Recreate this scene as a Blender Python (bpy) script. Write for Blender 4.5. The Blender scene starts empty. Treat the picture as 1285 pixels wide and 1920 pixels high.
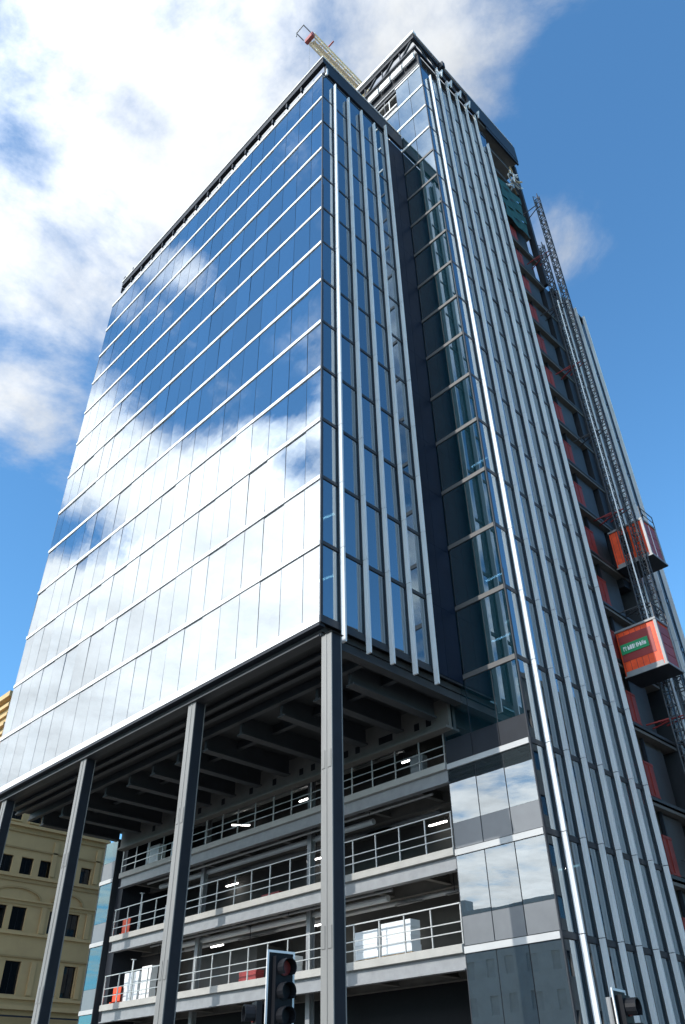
import bpy, math, random
from mathutils import Vector, Matrix
random.seed(7)
S = bpy.context.scene
COL = S.collection

# ------------------------------------------------------------------ camera
CAM = Vector((21.99, -20.426, 1.6))
YAW, PITCH, ROLL, FPX = math.radians(45.176), math.radians(37.405), math.radians(-0.992), 1474.2
f = Vector((-math.sin(YAW)*math.cos(PITCH), math.cos(YAW)*math.cos(PITCH), math.sin(PITCH)))
r = Vector((math.cos(YAW), math.sin(YAW), 0)); u = r.cross(f)
r2 = math.cos(ROLL)*r + math.sin(ROLL)*u; u2 = -math.sin(ROLL)*r + math.cos(ROLL)*u
cd = bpy.data.cameras.new('camera'); cam = bpy.data.objects.new('camera', cd); COL.objects.link(cam)
cam.matrix_world = Matrix(((r2.x, u2.x, -f.x, CAM.x), (r2.y, u2.y, -f.y, CAM.y), (r2.z, u2.z, -f.z, CAM.z), (0, 0, 0, 1)))
cd.sensor_fit = 'VERTICAL'; cd.sensor_height = 24; cd.lens = FPX/1920*24
cd.clip_start = 0.1; cd.clip_end = 5000
S.camera = cam

# ------------------------------------------------------------------ sun and sky
SUN_EL, SUN_AZ = math.radians(35), math.radians(8)      # azimuth measured from -Y towards -X
sdir = Vector((-math.sin(SUN_AZ)*math.cos(SUN_EL), -math.cos(SUN_AZ)*math.cos(SUN_EL), math.sin(SUN_EL)))
sl = bpy.data.lights.new('sun', 'SUN'); sl.energy = 2.6; sl.angle = math.radians(0.5); sl.color = (1, .95, .88)
so = bpy.data.objects.new('sun', sl); COL.objects.link(so)
so.rotation_euler = sdir.to_track_quat('Z', 'Y').to_euler(); so.location = (0, 0, 150)

W = bpy.data.worlds.new('World'); S.world = W; W.use_nodes = True
nt = W.node_tree; N = nt.nodes; L = nt.links; N.clear()
def nd(t, **k):
    n = N.new(t)
    for a, b in k.items(): setattr(n, a, b)
    return n
def mth(op, a, b=None, c=None, clamp=False):
    n = nd('ShaderNodeMath', operation=op, use_clamp=clamp)
    for i, v in enumerate((a, b, c)):
        if v is None: continue
        if isinstance(v, (int, float)): n.inputs[i].default_value = v
        else: L.new(v, n.inputs[i])
    return n.outputs[0]
STR = 0.15
sky = nd('ShaderNodeTexSky', sky_type='NISHITA', sun_disc=False, sun_elevation=SUN_EL, sun_rotation=math.pi+SUN_AZ,
         air_density=1.0, dust_density=0.05, ozone_density=3.0, altitude=50)
tc = nd('ShaderNodeTexCoord'); sep = nd('ShaderNodeSeparateXYZ'); L.new(tc.outputs['Generated'], sep.inputs[0])
zc = mth('MAXIMUM', sep.outputs[2], 0.06)
px = mth('DIVIDE', sep.outputs[0], zc); py = mth('DIVIDE', sep.outputs[1], zc)
cp = nd('ShaderNodeCombineXYZ'); L.new(px, cp.inputs[0]); L.new(py, cp.inputs[1])
def noise(scale, detail, rough, off, dist=0.0):
    mp = nd('ShaderNodeMapping'); mp.inputs['Location'].default_value = off; L.new(cp.outputs[0], mp.inputs[0])
    n = nd('ShaderNodeTexNoise'); n.inputs['Scale'].default_value = scale; n.inputs['Detail'].default_value = detail
    n.inputs['Roughness'].default_value = rough; n.inputs['Distortion'].default_value = dist
    L.new(mp.outputs[0], n.inputs['Vector']); return n.outputs['Fac']
n1 = noise(3.0, 10, .60, (3.1, 1.7, 0), .35)
n2 = noise(7.0, 9, .62, (8.2, 4.4, 2.0), .2)
# broad layout of the cloud field on the cloud layer (coordinates: horizontal offset / height)
blobs = [(-.72, .10, .52, .275), (-.30, .36, .34, .19), (-.25, .73, .09, .38), (-.14, .40, .16, .20), (-1.1, -.95, .70, .31), (-1.9, -.65, .6, .30), (-2.9, -1.2, 1.2, .36), (-.66, -.33, .05, .24),
         (-1.07, -.38, .12, .20), (-.58, -.36, .24, -.36), (-.90, -.46, .17, -.30), (-.45, -.1, .25, -.12), (-1.42, -.55, .13, -.48), (-.86, -.78, .10, -.30), (-.76, -.64, .05, -.22), (-1.15, -.92, .08, -.18), (-1.9, .62, .75, -.28),
         (.10, .72, .32, -.20), (-.30, 1.35, .7, -.35), (.9, .6, .9, -.30), (-.66, .08, .05, -.12), (-.505, .165, .04, -.16), (-1.1, .30, .12, .10), (0.1, -.9, .55, .16), (-3.2, -4.6, 3.2, .34), (3.0, -4.5, 3.0, .3)]
bias = None
for bx, by, br, ba in blobs:
    d = nd('ShaderNodeVectorMath', operation='DISTANCE'); L.new(cp.outputs[0], d.inputs[0]); d.inputs[1].default_value = (bx, by, 0)
    q = mth('DIVIDE', d.outputs['Value'], br); q = mth('MULTIPLY', q, q); q = mth('MULTIPLY', q, -1.0); q = mth('EXPONENT', q)
    q = mth('MULTIPLY', q, ba); bias = q if bias is None else mth('ADD', bias, q)
den = mth('ADD', mth('ADD', mth('MULTIPLY', n1, .85), mth('MULTIPLY', n2, .40)), bias)
mr = nd('ShaderNodeMapRange', interpolation_type='SMOOTHSTEP'); L.new(den, mr.inputs[0])
mr.inputs[1].default_value = .60; mr.inputs[2].default_value = .96
mask = mr.outputs[0]
# clouds shine more towards the sun
dt = nd('ShaderNodeVectorMath', operation='DOT_PRODUCT'); L.new(tc.outputs['Generated'], dt.inputs[0]); dt.inputs[1].default_value = sdir
glow = mth('POWER', mth('MAXIMUM', dt.outputs['Value'], 0.0), 2.0)
shade = mth('ADD', .52, mth('MULTIPLY', noise(4.2, 8, .62, (1.3, 9.1, 5)), .88))
cl = mth('MULTIPLY', shade, mth('ADD', .49, mth('MULTIPLY', glow, 2.2)))
cc = nd('ShaderNodeVectorMath', operation='SCALE'); cc.inputs[0].default_value = (.93/STR, .965/STR, 1.0/STR); L.new(cl, cc.inputs['Scale'])
tint = nd('ShaderNodeVectorMath', operation='MULTIPLY'); L.new(sky.outputs[0], tint.inputs[0]); tint.inputs[1].default_value = (.70, 1.12, 1.25)
mix = nd('ShaderNodeMix', data_type='RGBA'); L.new(mask, mix.inputs['Factor']); L.new(tint.outputs[0], mix.inputs['A']); L.new(cc.outputs[0], mix.inputs['B'])
bg = nd('ShaderNodeBackground'); bg.inputs['Strength'].default_value = STR; L.new(mix.outputs['Result'], bg.inputs['Color'])
wo = nd('ShaderNodeOutputWorld'); L.new(bg.outputs[0], wo.inputs[0])

S.view_settings.view_transform = 'Standard'; S.view_settings.look = 'None'
S.view_settings.exposure = 0.6; S.view_settings.gamma = 1.0; S.view_settings.use_curve_mapping = False
S.render.engine = 'CYCLES'
S.cycles.max_bounces = 10; S.cycles.glossy_bounces = 6; S.cycles.transparent_max_bounces = 12; S.cycles.diffuse_bounces = 3

# ------------------------------------------------------------------ materials
def newmat(name):
    m = bpy.data.materials.new(name); m.use_nodes = True; return m, m.node_tree.nodes, m.node_tree.links
def mat(name, col, rough=.6, metal=0.0, var=.12, scale=3.0, bump=0.0, bscale=40, spec=.5, streak=0.0):
    m, n, l = newmat(name); b = n['Principled BSDF']
    b.inputs['Roughness'].default_value = rough; b.inputs['Metallic'].default_value = metal; b.inputs['Specular IOR Level'].default_value = spec
    g = n.new('ShaderNodeNewGeometry')
    t = n.new('ShaderNodeTexNoise'); t.inputs['Scale'].default_value = scale; t.inputs['Detail'].default_value = 5; t.inputs['Roughness'].default_value = .6
    if streak:
        mp = n.new('ShaderNodeMapping'); mp.inputs['Scale'].default_value = (1, 1, streak); l.new(g.outputs['Position'], mp.inputs[0]); l.new(mp.outputs[0], t.inputs['Vector'])
    else: l.new(g.outputs['Position'], t.inputs['Vector'])
    oi = n.new('ShaderNodeObjectInfo')
    ad = n.new('ShaderNodeMath'); ad.operation = 'ADD'; l.new(t.outputs['Fac'], ad.inputs[0])
    rm = n.new('ShaderNodeMath'); rm.operation = 'MULTIPLY'; l.new(oi.outputs['Random'], rm.inputs[0]); rm.inputs[1].default_value = .3; l.new(rm.outputs[0], ad.inputs[1])
    mr = n.new('ShaderNodeMapRange'); l.new(ad.outputs[0], mr.inputs[0]); mr.inputs[1].default_value = .3; mr.inputs[2].default_value = 1.0; mr.inputs[3].default_value = 1-var; mr.inputs[4].default_value = 1+var
    sc = n.new('ShaderNodeVectorMath'); sc.operation = 'SCALE'; sc.inputs[0].default_value = col; l.new(mr.outputs[0], sc.inputs['Scale'])
    l.new(sc.outputs[0], b.inputs['Base Color'])
    if bump:
        t2 = n.new('ShaderNodeTexNoise'); t2.inputs['Scale'].default_value = bscale; t2.inputs['Detail'].default_value = 4; l.new(g.outputs['Position'], t2.inputs['Vector'])
        bp = n.new('ShaderNodeBump'); bp.inputs['Strength'].default_value = bump; bp.inputs['Distance'].default_value = .02; l.new(t2.outputs['Fac'], bp.inputs['Height']); l.new(bp.outputs[0], b.inputs['Normal'])
    return m
def emit(name, col, st):
    m, n, l = newmat(name); b = n['Principled BSDF']; b.inputs['Base Color'].default_value = (*col, 1)
    b.inputs['Emission Color'].default_value = (*col, 1); b.inputs['Emission Strength'].default_value = st; return m
def glass(name, R0, coat, through, wave=.02, rough=.0, haze=None):
    """coated facade glass: mirror share by angle, the rest lets tinted light through"""
    m, n, l = newmat(name); n.remove(n['Principled BSDF']); out = n['Material Output']
    lw = n.new('ShaderNodeLayerWeight'); lw.inputs['Blend'].default_value = .5
    p = n.new('ShaderNodeMath'); p.operation = 'POWER'; l.new(lw.outputs['Facing'], p.inputs[0]); p.inputs[1].default_value = 5
    k = n.new('ShaderNodeMath'); k.operation = 'MULTIPLY_ADD'; l.new(p.outputs[0], k.inputs[0]); k.inputs[1].default_value = 1-R0
    o2 = n.new('ShaderNodeObjectInfo'); rr = n.new('ShaderNodeMapRange'); l.new(o2.outputs['Random'], rr.inputs[0]); rr.inputs[3].default_value = R0*.95; rr.inputs[4].default_value = R0*1.05; l.new(rr.outputs[0], k.inputs[2])
    g = n.new('ShaderNodeBsdfGlossy'); g.inputs['Color'].default_value = (*coat, 1); g.inputs['Roughness'].default_value = rough
    tr = n.new('ShaderNodeBsdfTransparent')
    oi = n.new('ShaderNodeObjectInfo')
    mr = n.new('ShaderNodeMapRange'); l.new(oi.outputs['Random'], mr.inputs[0]); mr.inputs[3].default_value = .75; mr.inputs[4].default_value = 1.2
    sc = n.new('ShaderNodeVectorMath'); sc.operation = 'SCALE'; sc.inputs[0].default_value = through; l.new(mr.outputs[0], sc.inputs['Scale']); l.new(sc.outputs[0], tr.inputs['Color'])
    if wave:
        ge = n.new('ShaderNodeNewGeometry'); t = n.new('ShaderNodeTexNoise'); t.inputs['Scale'].default_value = .55; t.inputs['Detail'].default_value = 2
        l.new(ge.outputs['Position'], t.inputs['Vector']); bp = n.new('ShaderNodeBump'); bp.inputs['Strength'].default_value = wave; bp.inputs['Distance'].default_value = .5
        l.new(t.outputs['Fac'], bp.inputs['Height']); l.new(bp.outputs[0], g.inputs['Normal'])
    mx = n.new('ShaderNodeMixShader'); l.new(k.outputs[0], mx.inputs[0]); inner = tr.outputs[0]
    if haze:  # diffuse tint for coating and dust, also painting the glow from inside
        df = n.new('ShaderNodeBsdfDiffuse'); df.inputs['Color'].default_value = (*haze, 1); m2 = n.new('ShaderNodeMixShader'); m2.inputs[0].default_value = .4; l.new(tr.outputs[0], m2.inputs[1]); l.new(df.outputs[0], m2.inputs[2]); inner = m2.outputs[0]
    l.new(inner, mx.inputs[1]); l.new(g.outputs[0], mx.inputs[2]); l.new(mx.outputs[0], out.inputs[0])
    return m
M = dict(
    glass_front=glass('glass_front', .40, (.93, .97, 1.0), (.30, .42, .48), .008),
    glass_side=glass('glass_side', .32, (.80, .92, 1.0), (.22, .32, .36), .006, haze=(.01, .03, .05)),
    glass_tower=glass('glass_tower', .36, (.88, .96, 1.0), (.20, .31, .40), .004, haze=(.008, .045, .062)),
    glass_podium=glass('glass_podium', .22, (.88, .93, .95), (.22, .28, .3), .003, haze=(.07, .09, .10)),
    glass_bay=glass('glass_bay', .16, (.75, .95, 1.0), (.2, .4, .45), .004, haze=(.03, .12, .13)),
    spandrel=mat('spandrel', (.16, .17, .18), .25, .0, .1, 1.5),
    alu=mat('alu', (.68, .70, .71), .4, .05, .10, 1.2, streak=.15),
    alu_light=mat('alu_light', (.74, .74, .73), .45, .1, .08, 1.0),
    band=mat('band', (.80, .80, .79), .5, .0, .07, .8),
    band_shaded=mat('band_shaded', (.095, .095, .095), .5, .1, .1, .8),  # darker copy of the band colour, with the block's shade painted in
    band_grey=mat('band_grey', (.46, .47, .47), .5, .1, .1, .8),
    dark=mat('dark', (.02, .024, .032), .5, .0, .25, 1.0, spec=.25),
    frame=mat('frame', (.035, .04, .048), .45, .0, .2, 1.0, spec=.3),
    steel=mat('steel', (.035, .038, .042), .55, .0, .3, 1.1, bump=.1),
    column=mat('column', (.205, .205, .197), .55, .1, .22, 1.1, bump=.12, bscale=18, streak=.2),
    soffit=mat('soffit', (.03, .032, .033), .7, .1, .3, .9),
    beam=mat('beam', (.16, .152, .138), .65, .1, .22, 1.4, bump=.1),
    concrete=mat('concrete', (.40, .395, .37), .85, 0, .16, 1.3, bump=.25, bscale=14),
    deck=mat('deck', (.15, .147, .138), .8, .1, .25, .9, bump=.1),
    interior=mat('interior', (.10, .10, .098), .8, 0, .3, .7),
    rail=mat('rail', (.50, .51, .50), .45, .6, .15, 2.0),
    red=mat('red', (.80, .085, .022), .5, .0, .32, 2.4, bump=.15, bscale=8),
    red_dark=mat('red_dark', (.30, .04, .04), .5, .05, .2, 1.6),
    barrier=mat('barrier', (.26, .026, .018), .6, 0, .25, 2.0),
    grey=mat('grey', (.27, .28, .29), .5, .1, .2, 2.0),
    mast=mat('mast', (.075, .08, .088), .5, .5, .25, 2.0),
    teal=mat('teal', (.004, .065, .07), .8, 0, .3, 1.2, bump=.4, bscale=5),
    green=mat('green', (.02, .30, .12), .5, 0, .08, 3),
    white=mat('white', (.80, .80, .79), .5, 0, .06, 3),
    sheet=mat('sheet', (.70, .74, .76), .5, 0, .12, 1.5, bump=.3, bscale=4),
    crane=mat('crane', (.84, .73, .52), .5, .1, .12, 1.0),
    crane_red=mat('crane_red', (.32, .07, .06), .5, .1, .15, 1.0),
    stone=mat('stone', (.52, .365, .18), .85, 0, .13, .7, bump=.3, bscale=9),
    stone_dark=mat('stone_dark', (.38, .26, .12), .85, 0, .15, .8, bump=.3, bscale=9),
    dark_pane=mat('dark_pane', (.006, .013, .028), .5, 0, .25, .5, spec=.08),  # matte navy with the dim reflections of dark glazing in its colour
    black=mat('black', (.009, .010, .013), .55, 0, .2, 4, spec=.2),
    asphalt=mat('asphalt', (.05, .05, .052), .9, 0, .3, 2.0, bump=.4, bscale=60),
    paving=mat('paving', (.15, .145, .135), .85, 0, .2, 1.5, bump=.2, bscale=30),
    brick=mat('brick', (.20, .17, .15), .85, 0, .2, .9, bump=.2),
    oppwin=mat('oppwin', (.37, .42, .45), .6, 0, .2, 1),
    opp=mat('opp', (.46, .51, .54), .8, 0, .2, .6),
    slate=mat('slate', (.11, .12, .13), .7, 0, .2, 1),
    tube=emit('tube', (1, .98, .93), 9.0),
    redlamp=emit('redlamp', (.10, .006, .005), .05),
    win=glass('win', .10, (.9, .95, 1), (.10, .13, .14), 0, .02),
    blind=mat('blind', (.45, .50, .48), .8, 0, .1, 2),
    timber=mat('timber', (.42, .30, .17), .8, 0, .25, 3),
)

# ------------------------------------------------------------------ mesh helpers
class MB:
    def __init__(s): s.v = []; s.f = []
    def hexa(s, p):
        b = len(s.v); s.v += [tuple(a) for a in p]
        s.f += [tuple(b+i for i in q) for q in ((0, 3, 2, 1), (4, 5, 6, 7), (0, 1, 5, 4), (1, 2, 6, 5), (2, 3, 7, 6), (3, 0, 4, 7))]
        return s
    def box(s, x0, x1, y0, y1, z0, z1):
        x0, x1 = sorted((x0, x1)); y0, y1 = sorted((y0, y1)); z0, z1 = sorted((z0, z1))
        return s.hexa([(x0, y0, z0), (x1, y0, z0), (x1, y1, z0), (x0, y1, z0), (x0, y0, z1), (x1, y0, z1), (x1, y1, z1), (x0, y1, z1)])
    def bar(s, a, b, w, h=None):
        a = Vector(a); b = Vector(b); h = h or w; d = (b-a).normalized()
        s1 = d.cross(Vector((0, 0, 1)));  s1 = Vector((1, 0, 0)) if s1.length < 1e-4 else s1.normalized()
        s2 = s1.cross(d).normalized(); s1 = s1*w/2; s2 = s2*h/2
        return s.hexa([a-s1-s2, a+s1-s2, a+s1+s2, a-s1+s2, b-s1-s2, b+s1-s2, b+s1+s2, b-s1+s2])
    def tube(s, a, b, rad, n=8, r2=None, cap=True):
        a = Vector(a); b = Vector(b); d = (b-a).normalized(); r2 = rad if r2 is None else r2
        s1 = d.orthogonal().normalized(); s2 = d.cross(s1); k = len(s.v)
        for P, R in ((a, rad), (b, r2)):
            for i in range(n):
                t = 2*math.pi*i/n; s.v.append(tuple(P+R*(math.cos(t)*s1+math.sin(t)*s2)))
        for i in range(n):
            j = (i+1) % n; s.f.append((k+i, k+j, k+n+j, k+n+i))
        if cap: s.f.append(tuple(k+i for i in range(n))[::-1]); s.f.append(tuple(k+n+i for i in range(n)))
        return s
    def mesh(s, name, m, bevel=0):
        me = bpy.data.meshes.new(name); me.from_pydata(s.v, [], s.f); me.validate(); me.materials.append(M[m] if isinstance(m, str) else m); me.update(); return me
WP = {}
def empty(name, loc, label, cat, group=None, rz=0):
    o = bpy.data.objects.new(name, None); COL.objects.link(o); o.location = loc; o.rotation_euler = (0, 0, rz); o.empty_display_size = .3
    o['label'] = label; o['category'] = cat
    if group: o['group'] = group
    WP[o] = Vector(loc); return o
def ob(name, me, parent=None, loc=(0, 0, 0), local=False, rot=None):
    """loc in world space unless local; parents carry no rotation for world placement"""
    o = bpy.data.objects.new(name, me); COL.objects.link(o); loc = Vector(loc)
    if parent is not None:
        o.parent = parent; WP[o] = (WP[parent]+loc) if local else loc; o.location = loc if local else loc-WP[parent]
    else: o.location = loc; WP[o] = loc
    if rot: o.rotation_euler = rot
    return o
def pt(name, mb, m, parent, **k): return ob(name, mb.mesh(name, m), parent, **k)
def tag(o, label, cat, group=None):
    o['label'] = label; o['category'] = cat
    if group: o['group'] = group
    return o
def thing1(name, mb, m, base, label, cat, group=None):
    """single-mesh thing: mesh coordinates are local to its base"""
    return tag(ob(name, mb.mesh(name, m), None, base), label, cat, group)
def struct(name, mb, m):
    o = ob(name, mb.mesh(name, m)); o['kind'] = 'structure'; return o

# ------------------------------------------------------------------ ground
struct('ground', MB().box(-900, 900, -900, 900, -.5, -.012), 'paving')
struct('road', MB().box(-220, 220, -34, -15, -.008, -.004), 'asphalt')
struct('side_road', MB().box(14, 27, -14.9, 220, -.008, -.004), 'asphalt')
struct('pavement', MB().box(-120, 13.6, -14.6, 60, -.008, .12), 'paving')
struct('kerb', MB().box(-120, 13.85, -14.85, -14.602, -.008, .125).box(13.602, 13.85, -14.602, 60, -.008, .125), 'concrete')
mk = MB()
for i in range(40): mk.box(-150+i*7.5, -146.5+i*7.5, -24.7, -24.55, -.003, .0)
struct('road_marking', mk, 'white')

# ------------------------------------------------------------------ levels of the two blocks
ZB = 18.944
def K(k): return ZB+4.0*k
D1, WD, WL = 9.909, 3.28, -1.578
TL = [7.2, 11.13, 15.08, 19.28]+[19.28+3.992*i for i in range(1, 17)]      # tower bands t0..t19
XL = -33.10
xe = [0.0, -1.244]+[-1.244-1.606*i for i in range(1, 20)]+[XL]              # front pane joints

# ================================================================== lower office block
blk = empty('office_block', (-16.5, 5, 0), 'lower glass office block raised on steel columns over open unfinished storeys', 'building')
cw = MB()
for a in xe[1:-1]: cw.box(a-.035, a+.035, .045, .16, K(0), K(13))
for k in range(14): cw.box(XL, -.03, .05, .15, K(k)-.29, K(k)+.03)
cw.box(XL, XL+.05, .01, .2, K(0), K(13)); cw.box(-.07, -.005, -.03, .12, K(0)-.35, K(13))
front = pt('front_curtain_wall', cw, 'frame', blk)
pane_cache = {}
def pane_mesh(w, h, m, along='x'):
    key = (round(w, 3), round(h, 3), m, along)
    if key not in pane_cache:
        b = MB()
        if along == 'x': b.box(-w/2, w/2, -.012, .012, 0, h)
        else: b.box(-.012, .012, -w/2, w/2, 0, h)
        pane_cache[key] = b.mesh('pane', m)
    return pane_cache[key]
def tilt(a=.0022): return random.gauss(0, a)
for k in range(13):
    for i in range(len(xe)-1):
        w = xe[i]-xe[i+1]-.036; xc = (xe[i]+xe[i+1])/2
        if i == 0: w -= .05; xc -= .025
        ob('pane', pane_mesh(w, 4-.32, 'glass_front'), front, (xc, .018, K(k)+.03), rot=(tilt(.003), 0, tilt(.003)))
for k in range(1, 14):
    b = MB().box(XL, -.075, -.055, .044, K(k)-.245, K(k)-.005)
    pt('transom_band', b, 'band', front)
pt('bottom_fascia', MB().box(XL, -.075, -.06, .044, K(0)-.36, K(0)-.005), 'band', front)
pt('drip_edge', MB().box(XL, -.08, -.03, .3, K(0)-.50, K(0)-.365), 'dark', front)

# side elevation with fins
ye = [.02, 1.17]+[1.17+1.562*i for i in range(1, 5)]+[8.65, D1-.05]
fy = [1.17+1.562*i for i in range(5)]
cw = MB()
for a in ye[1:-1]: cw.box(-.16, -.045, a-.04, a+.04, K(0), K(13))
for k in range(14): cw.box(-.15, -.05, .12, D1-.05, K(k)-.29, K(k)+.03)
cw.box(-.14, -.06, ye[5], D1-.05, K(0), K(13))
side = pt('side_curtain_wall', cw, 'frame', blk)
for k in range(13):
    for i in range(len(ye)-1):
        w = ye[i+1]-ye[i]-.04; yc = (ye[i]+ye[i+1])/2
        if i >= 5:
            ob('painted_dark_pane', pane_mesh(w+.025, 3.985, 'dark_pane', 'y'), side, (-.02, yc, K(k)-.2)); continue  # opaque panels in place of glass, their darkness painted
        ob('pane', pane_mesh(w, 4-.30, 'glass_side', 'y'), side, (-.02, yc, K(k)+.02), rot=(0, tilt(), tilt()))
for k in range(0, 14):
    z0 = K(k)-.36 if k == 0 else K(k)-.2
    pt('transom', MB().box(-.044, .012, .0, ye[5], z0, K(k)), 'frame', side)
def fin_profile(dx0, dx1, h):
    b = MB(); m_ = (dx0+dx1)/2
    b.box(dx0, m_-.012, -.05, .05, 0, h); b.box(m_+.012, dx1, -.05, .05, 0, h); b.box(m_-.012, m_+.012, -.035, .05, 0, h)
    return b
fin_cache = {}
def make_fin(parent, X, Y, levels, f0=.10, f1=.36, rd=.06):
    """dark bracket rail on the glass + one aluminium section for each storey"""
    rl = MB().box(X-.005, X+rd, Y-.028, Y+.028, max(levels[0], 0)+.9, levels[-1]-.3)
    for z in levels[1:-1]: rl.box(X+rd+.001, X+f0-.002, Y-.02, Y+.02, z-.3, z-.1)
    fo = pt('fin', rl, 'frame', parent)
    for a, b in zip(levels[:-1], levels[1:]):
        h = round(b-a-.035, 3); key = (f0, f1, h)
        if key not in fin_cache: fin_cache[key] = fin_profile(f0, f1, h).mesh('fin_section', 'alu')
        ob('fin_section', fin_cache[key], fo, (X, Y, a), rot=(0, 0, random.gauss(0, .006)))
for i, y in enumerate(fy):
    lv = [K(0)-1.03]+[K(k)-.0 for k in range(1, 13)]+[72.0 if i == 4 else 70.2]
    make_fin(blk, 0, y, lv)

# roof edge
par = pt('parapet', MB().box(-31.6, .14, -.12, .25, 72.65, 73.38).box(-.1, .14, .25, D1-.1, 71.3, 73.38), 'dark', blk)
pt('coping', MB().box(-31.62, .2, -.2, .3, 73.384, 73.55).box(-.15, .2, .3, D1-.1, 73.384, 73.52), 'alu_light', par)
pt('recess_wall', MB().box(-31.5, -.2, .45, .6, 70.6, 72.4), 'frame', par)
for i in range(16):
    a = -1.2-i*1.93
    pt('bracket', MB().box(a-1.3, a, .05, .12, 71.25+random.uniform(-.1, .1), 71.75), 'grey', par)
    pt('bracket', MB().box(a-1.6, a-1.45, -.05, .44, 71.9, 72.64), 'dark', par)
pt('lightning_post', MB().box(-31.5, -31.2, -.16, .1, 73.56, 74.1), 'dark', par)
pt('lightning_post', MB().box(-29.9, -29.75, -.1, .05, 73.56, 74.3), 'dark', par)
pt('corner_clip', MB().box(.02, .2, .28, .42, 70.9, 71.9), 'alu_light', par)
pt('roof_slab', MB().box(XL+.1, -.2, .62, 26, 70.9, 71.3), 'concrete', blk)
# storeys behind the glass
for k in range(14):
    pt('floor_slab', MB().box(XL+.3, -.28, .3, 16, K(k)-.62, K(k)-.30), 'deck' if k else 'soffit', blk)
pt('core_wall', MB().box(XL+4, -6, 6.5, 15.9, K(0)-.29, 70.58), 'interior', blk)
pt('end_wall', MB().box(XL+.002, XL+.25, .25, 16, K(0)-.6, 70.88), 'frame', blk)
pt('rear_wall', MB().box(XL, -.3, 16.01, 16.3, .2, 70.88), 'frame', blk)

# ---- underside of the raised block
sz = K(0)-.63
pt('edge_girder', MB().box(XL, -.35, .32, .62, sz-.16, sz-.004).box(XL, -.35, .2, .74, sz-.22, sz-.163), 'steel', blk)
pt('edge_girder', MB().box(-.62, -.35, .76, D1, sz-.4, sz-.004).box(-.74, -.23, .76, D1, sz-.5, sz-.403), 'steel', blk)
for y in (1.55, 2.3, 3.25, 5.6):
    d = .2 if y < 3 else .4
    pt('soffit_beam', MB().box(XL+.2, -.8, y-.05, y+.05, sz-d, sz-.004).box(XL+.2, -.8, y-.14, y+.14, sz-d-.08, sz-d-.003), 'steel', blk)
tb = [-1.75, -4.0, -6.6, -9.85, -12.9, -15.5, -18.0, -20.5, -23.2, -26.0, -28.6, -31.3]
for a in tb:
    pt('soffit_beam', MB().box(a-.1, a+.1, 3.45, D1-.55, sz-.95, sz-.004).box(a-.26, a+.26, 3.45, D1-.55, sz-1.05, sz-.953), 'steel', blk)
pt('inner_girder', MB().box(-31.4, -1.0, D1-.28, D1-.06, sz-1.5, sz-.004).box(-31.4, -1.0, D1-.5, D1+.1, sz-1.62, sz-1.503), 'beam', blk)
for a in [-2.3, -3.1, -5.3, -7.4, -8.3, -11.0, -12.0, -14.4, -16.6, -19.4, -21.9, -24.6, -27.2]:
    w = .5 if a in (-5.3,) else .17
    pt('girder_opening', MB().box(a-w, a+w, D1-.286, D1-.281, sz-1.15, sz-.78), 'black', blk)
# ---- columns
colx = [0.0, -9.85, -20.5, -30.6]
for i, a in enumerate(colx):
    b = MB(); yb = .32
    b.box(a-.31, a+.31, yb, yb+.05, .12, sz-.225); b.box(a-.31, a+.31, yb+.56, yb+.61, .12, sz-.225)
    c = pt('steel_column', b, 'column', blk)
    pt('column_dark_side', MB().box(a-.03, a+.16, yb+.052, yb+.558, .12, sz-.225).box(a+.162, a+.30, yb+.052, yb+.558, .12, sz-.225), 'dark', c)  # infill on the +X side, its unlit look put into the dark colour
    pt('flange_ridge', MB().box(a-.05, a+.02, yb-.02, yb-.002, .12, sz-.225), 'column', c)
    pt('column_head', MB().box(a-.4, a+.4, yb-.07, yb+.68, sz-.2245, sz-.222), 'steel', c)
    for zz in (6.4, 12.6):
        sp_ = pt('splice_plate', MB().box(a+.06, a+.26, yb-.022, yb-.002, zz-.35, zz+.35).box(a-.27, a-.08, yb-.022, yb-.002, zz-.35, zz+.35), 'column', c)
    pt('base_plate', MB().box(a-.5, a+.5, yb-.2, yb+1.1, .121, .17), 'steel', c)

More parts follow.
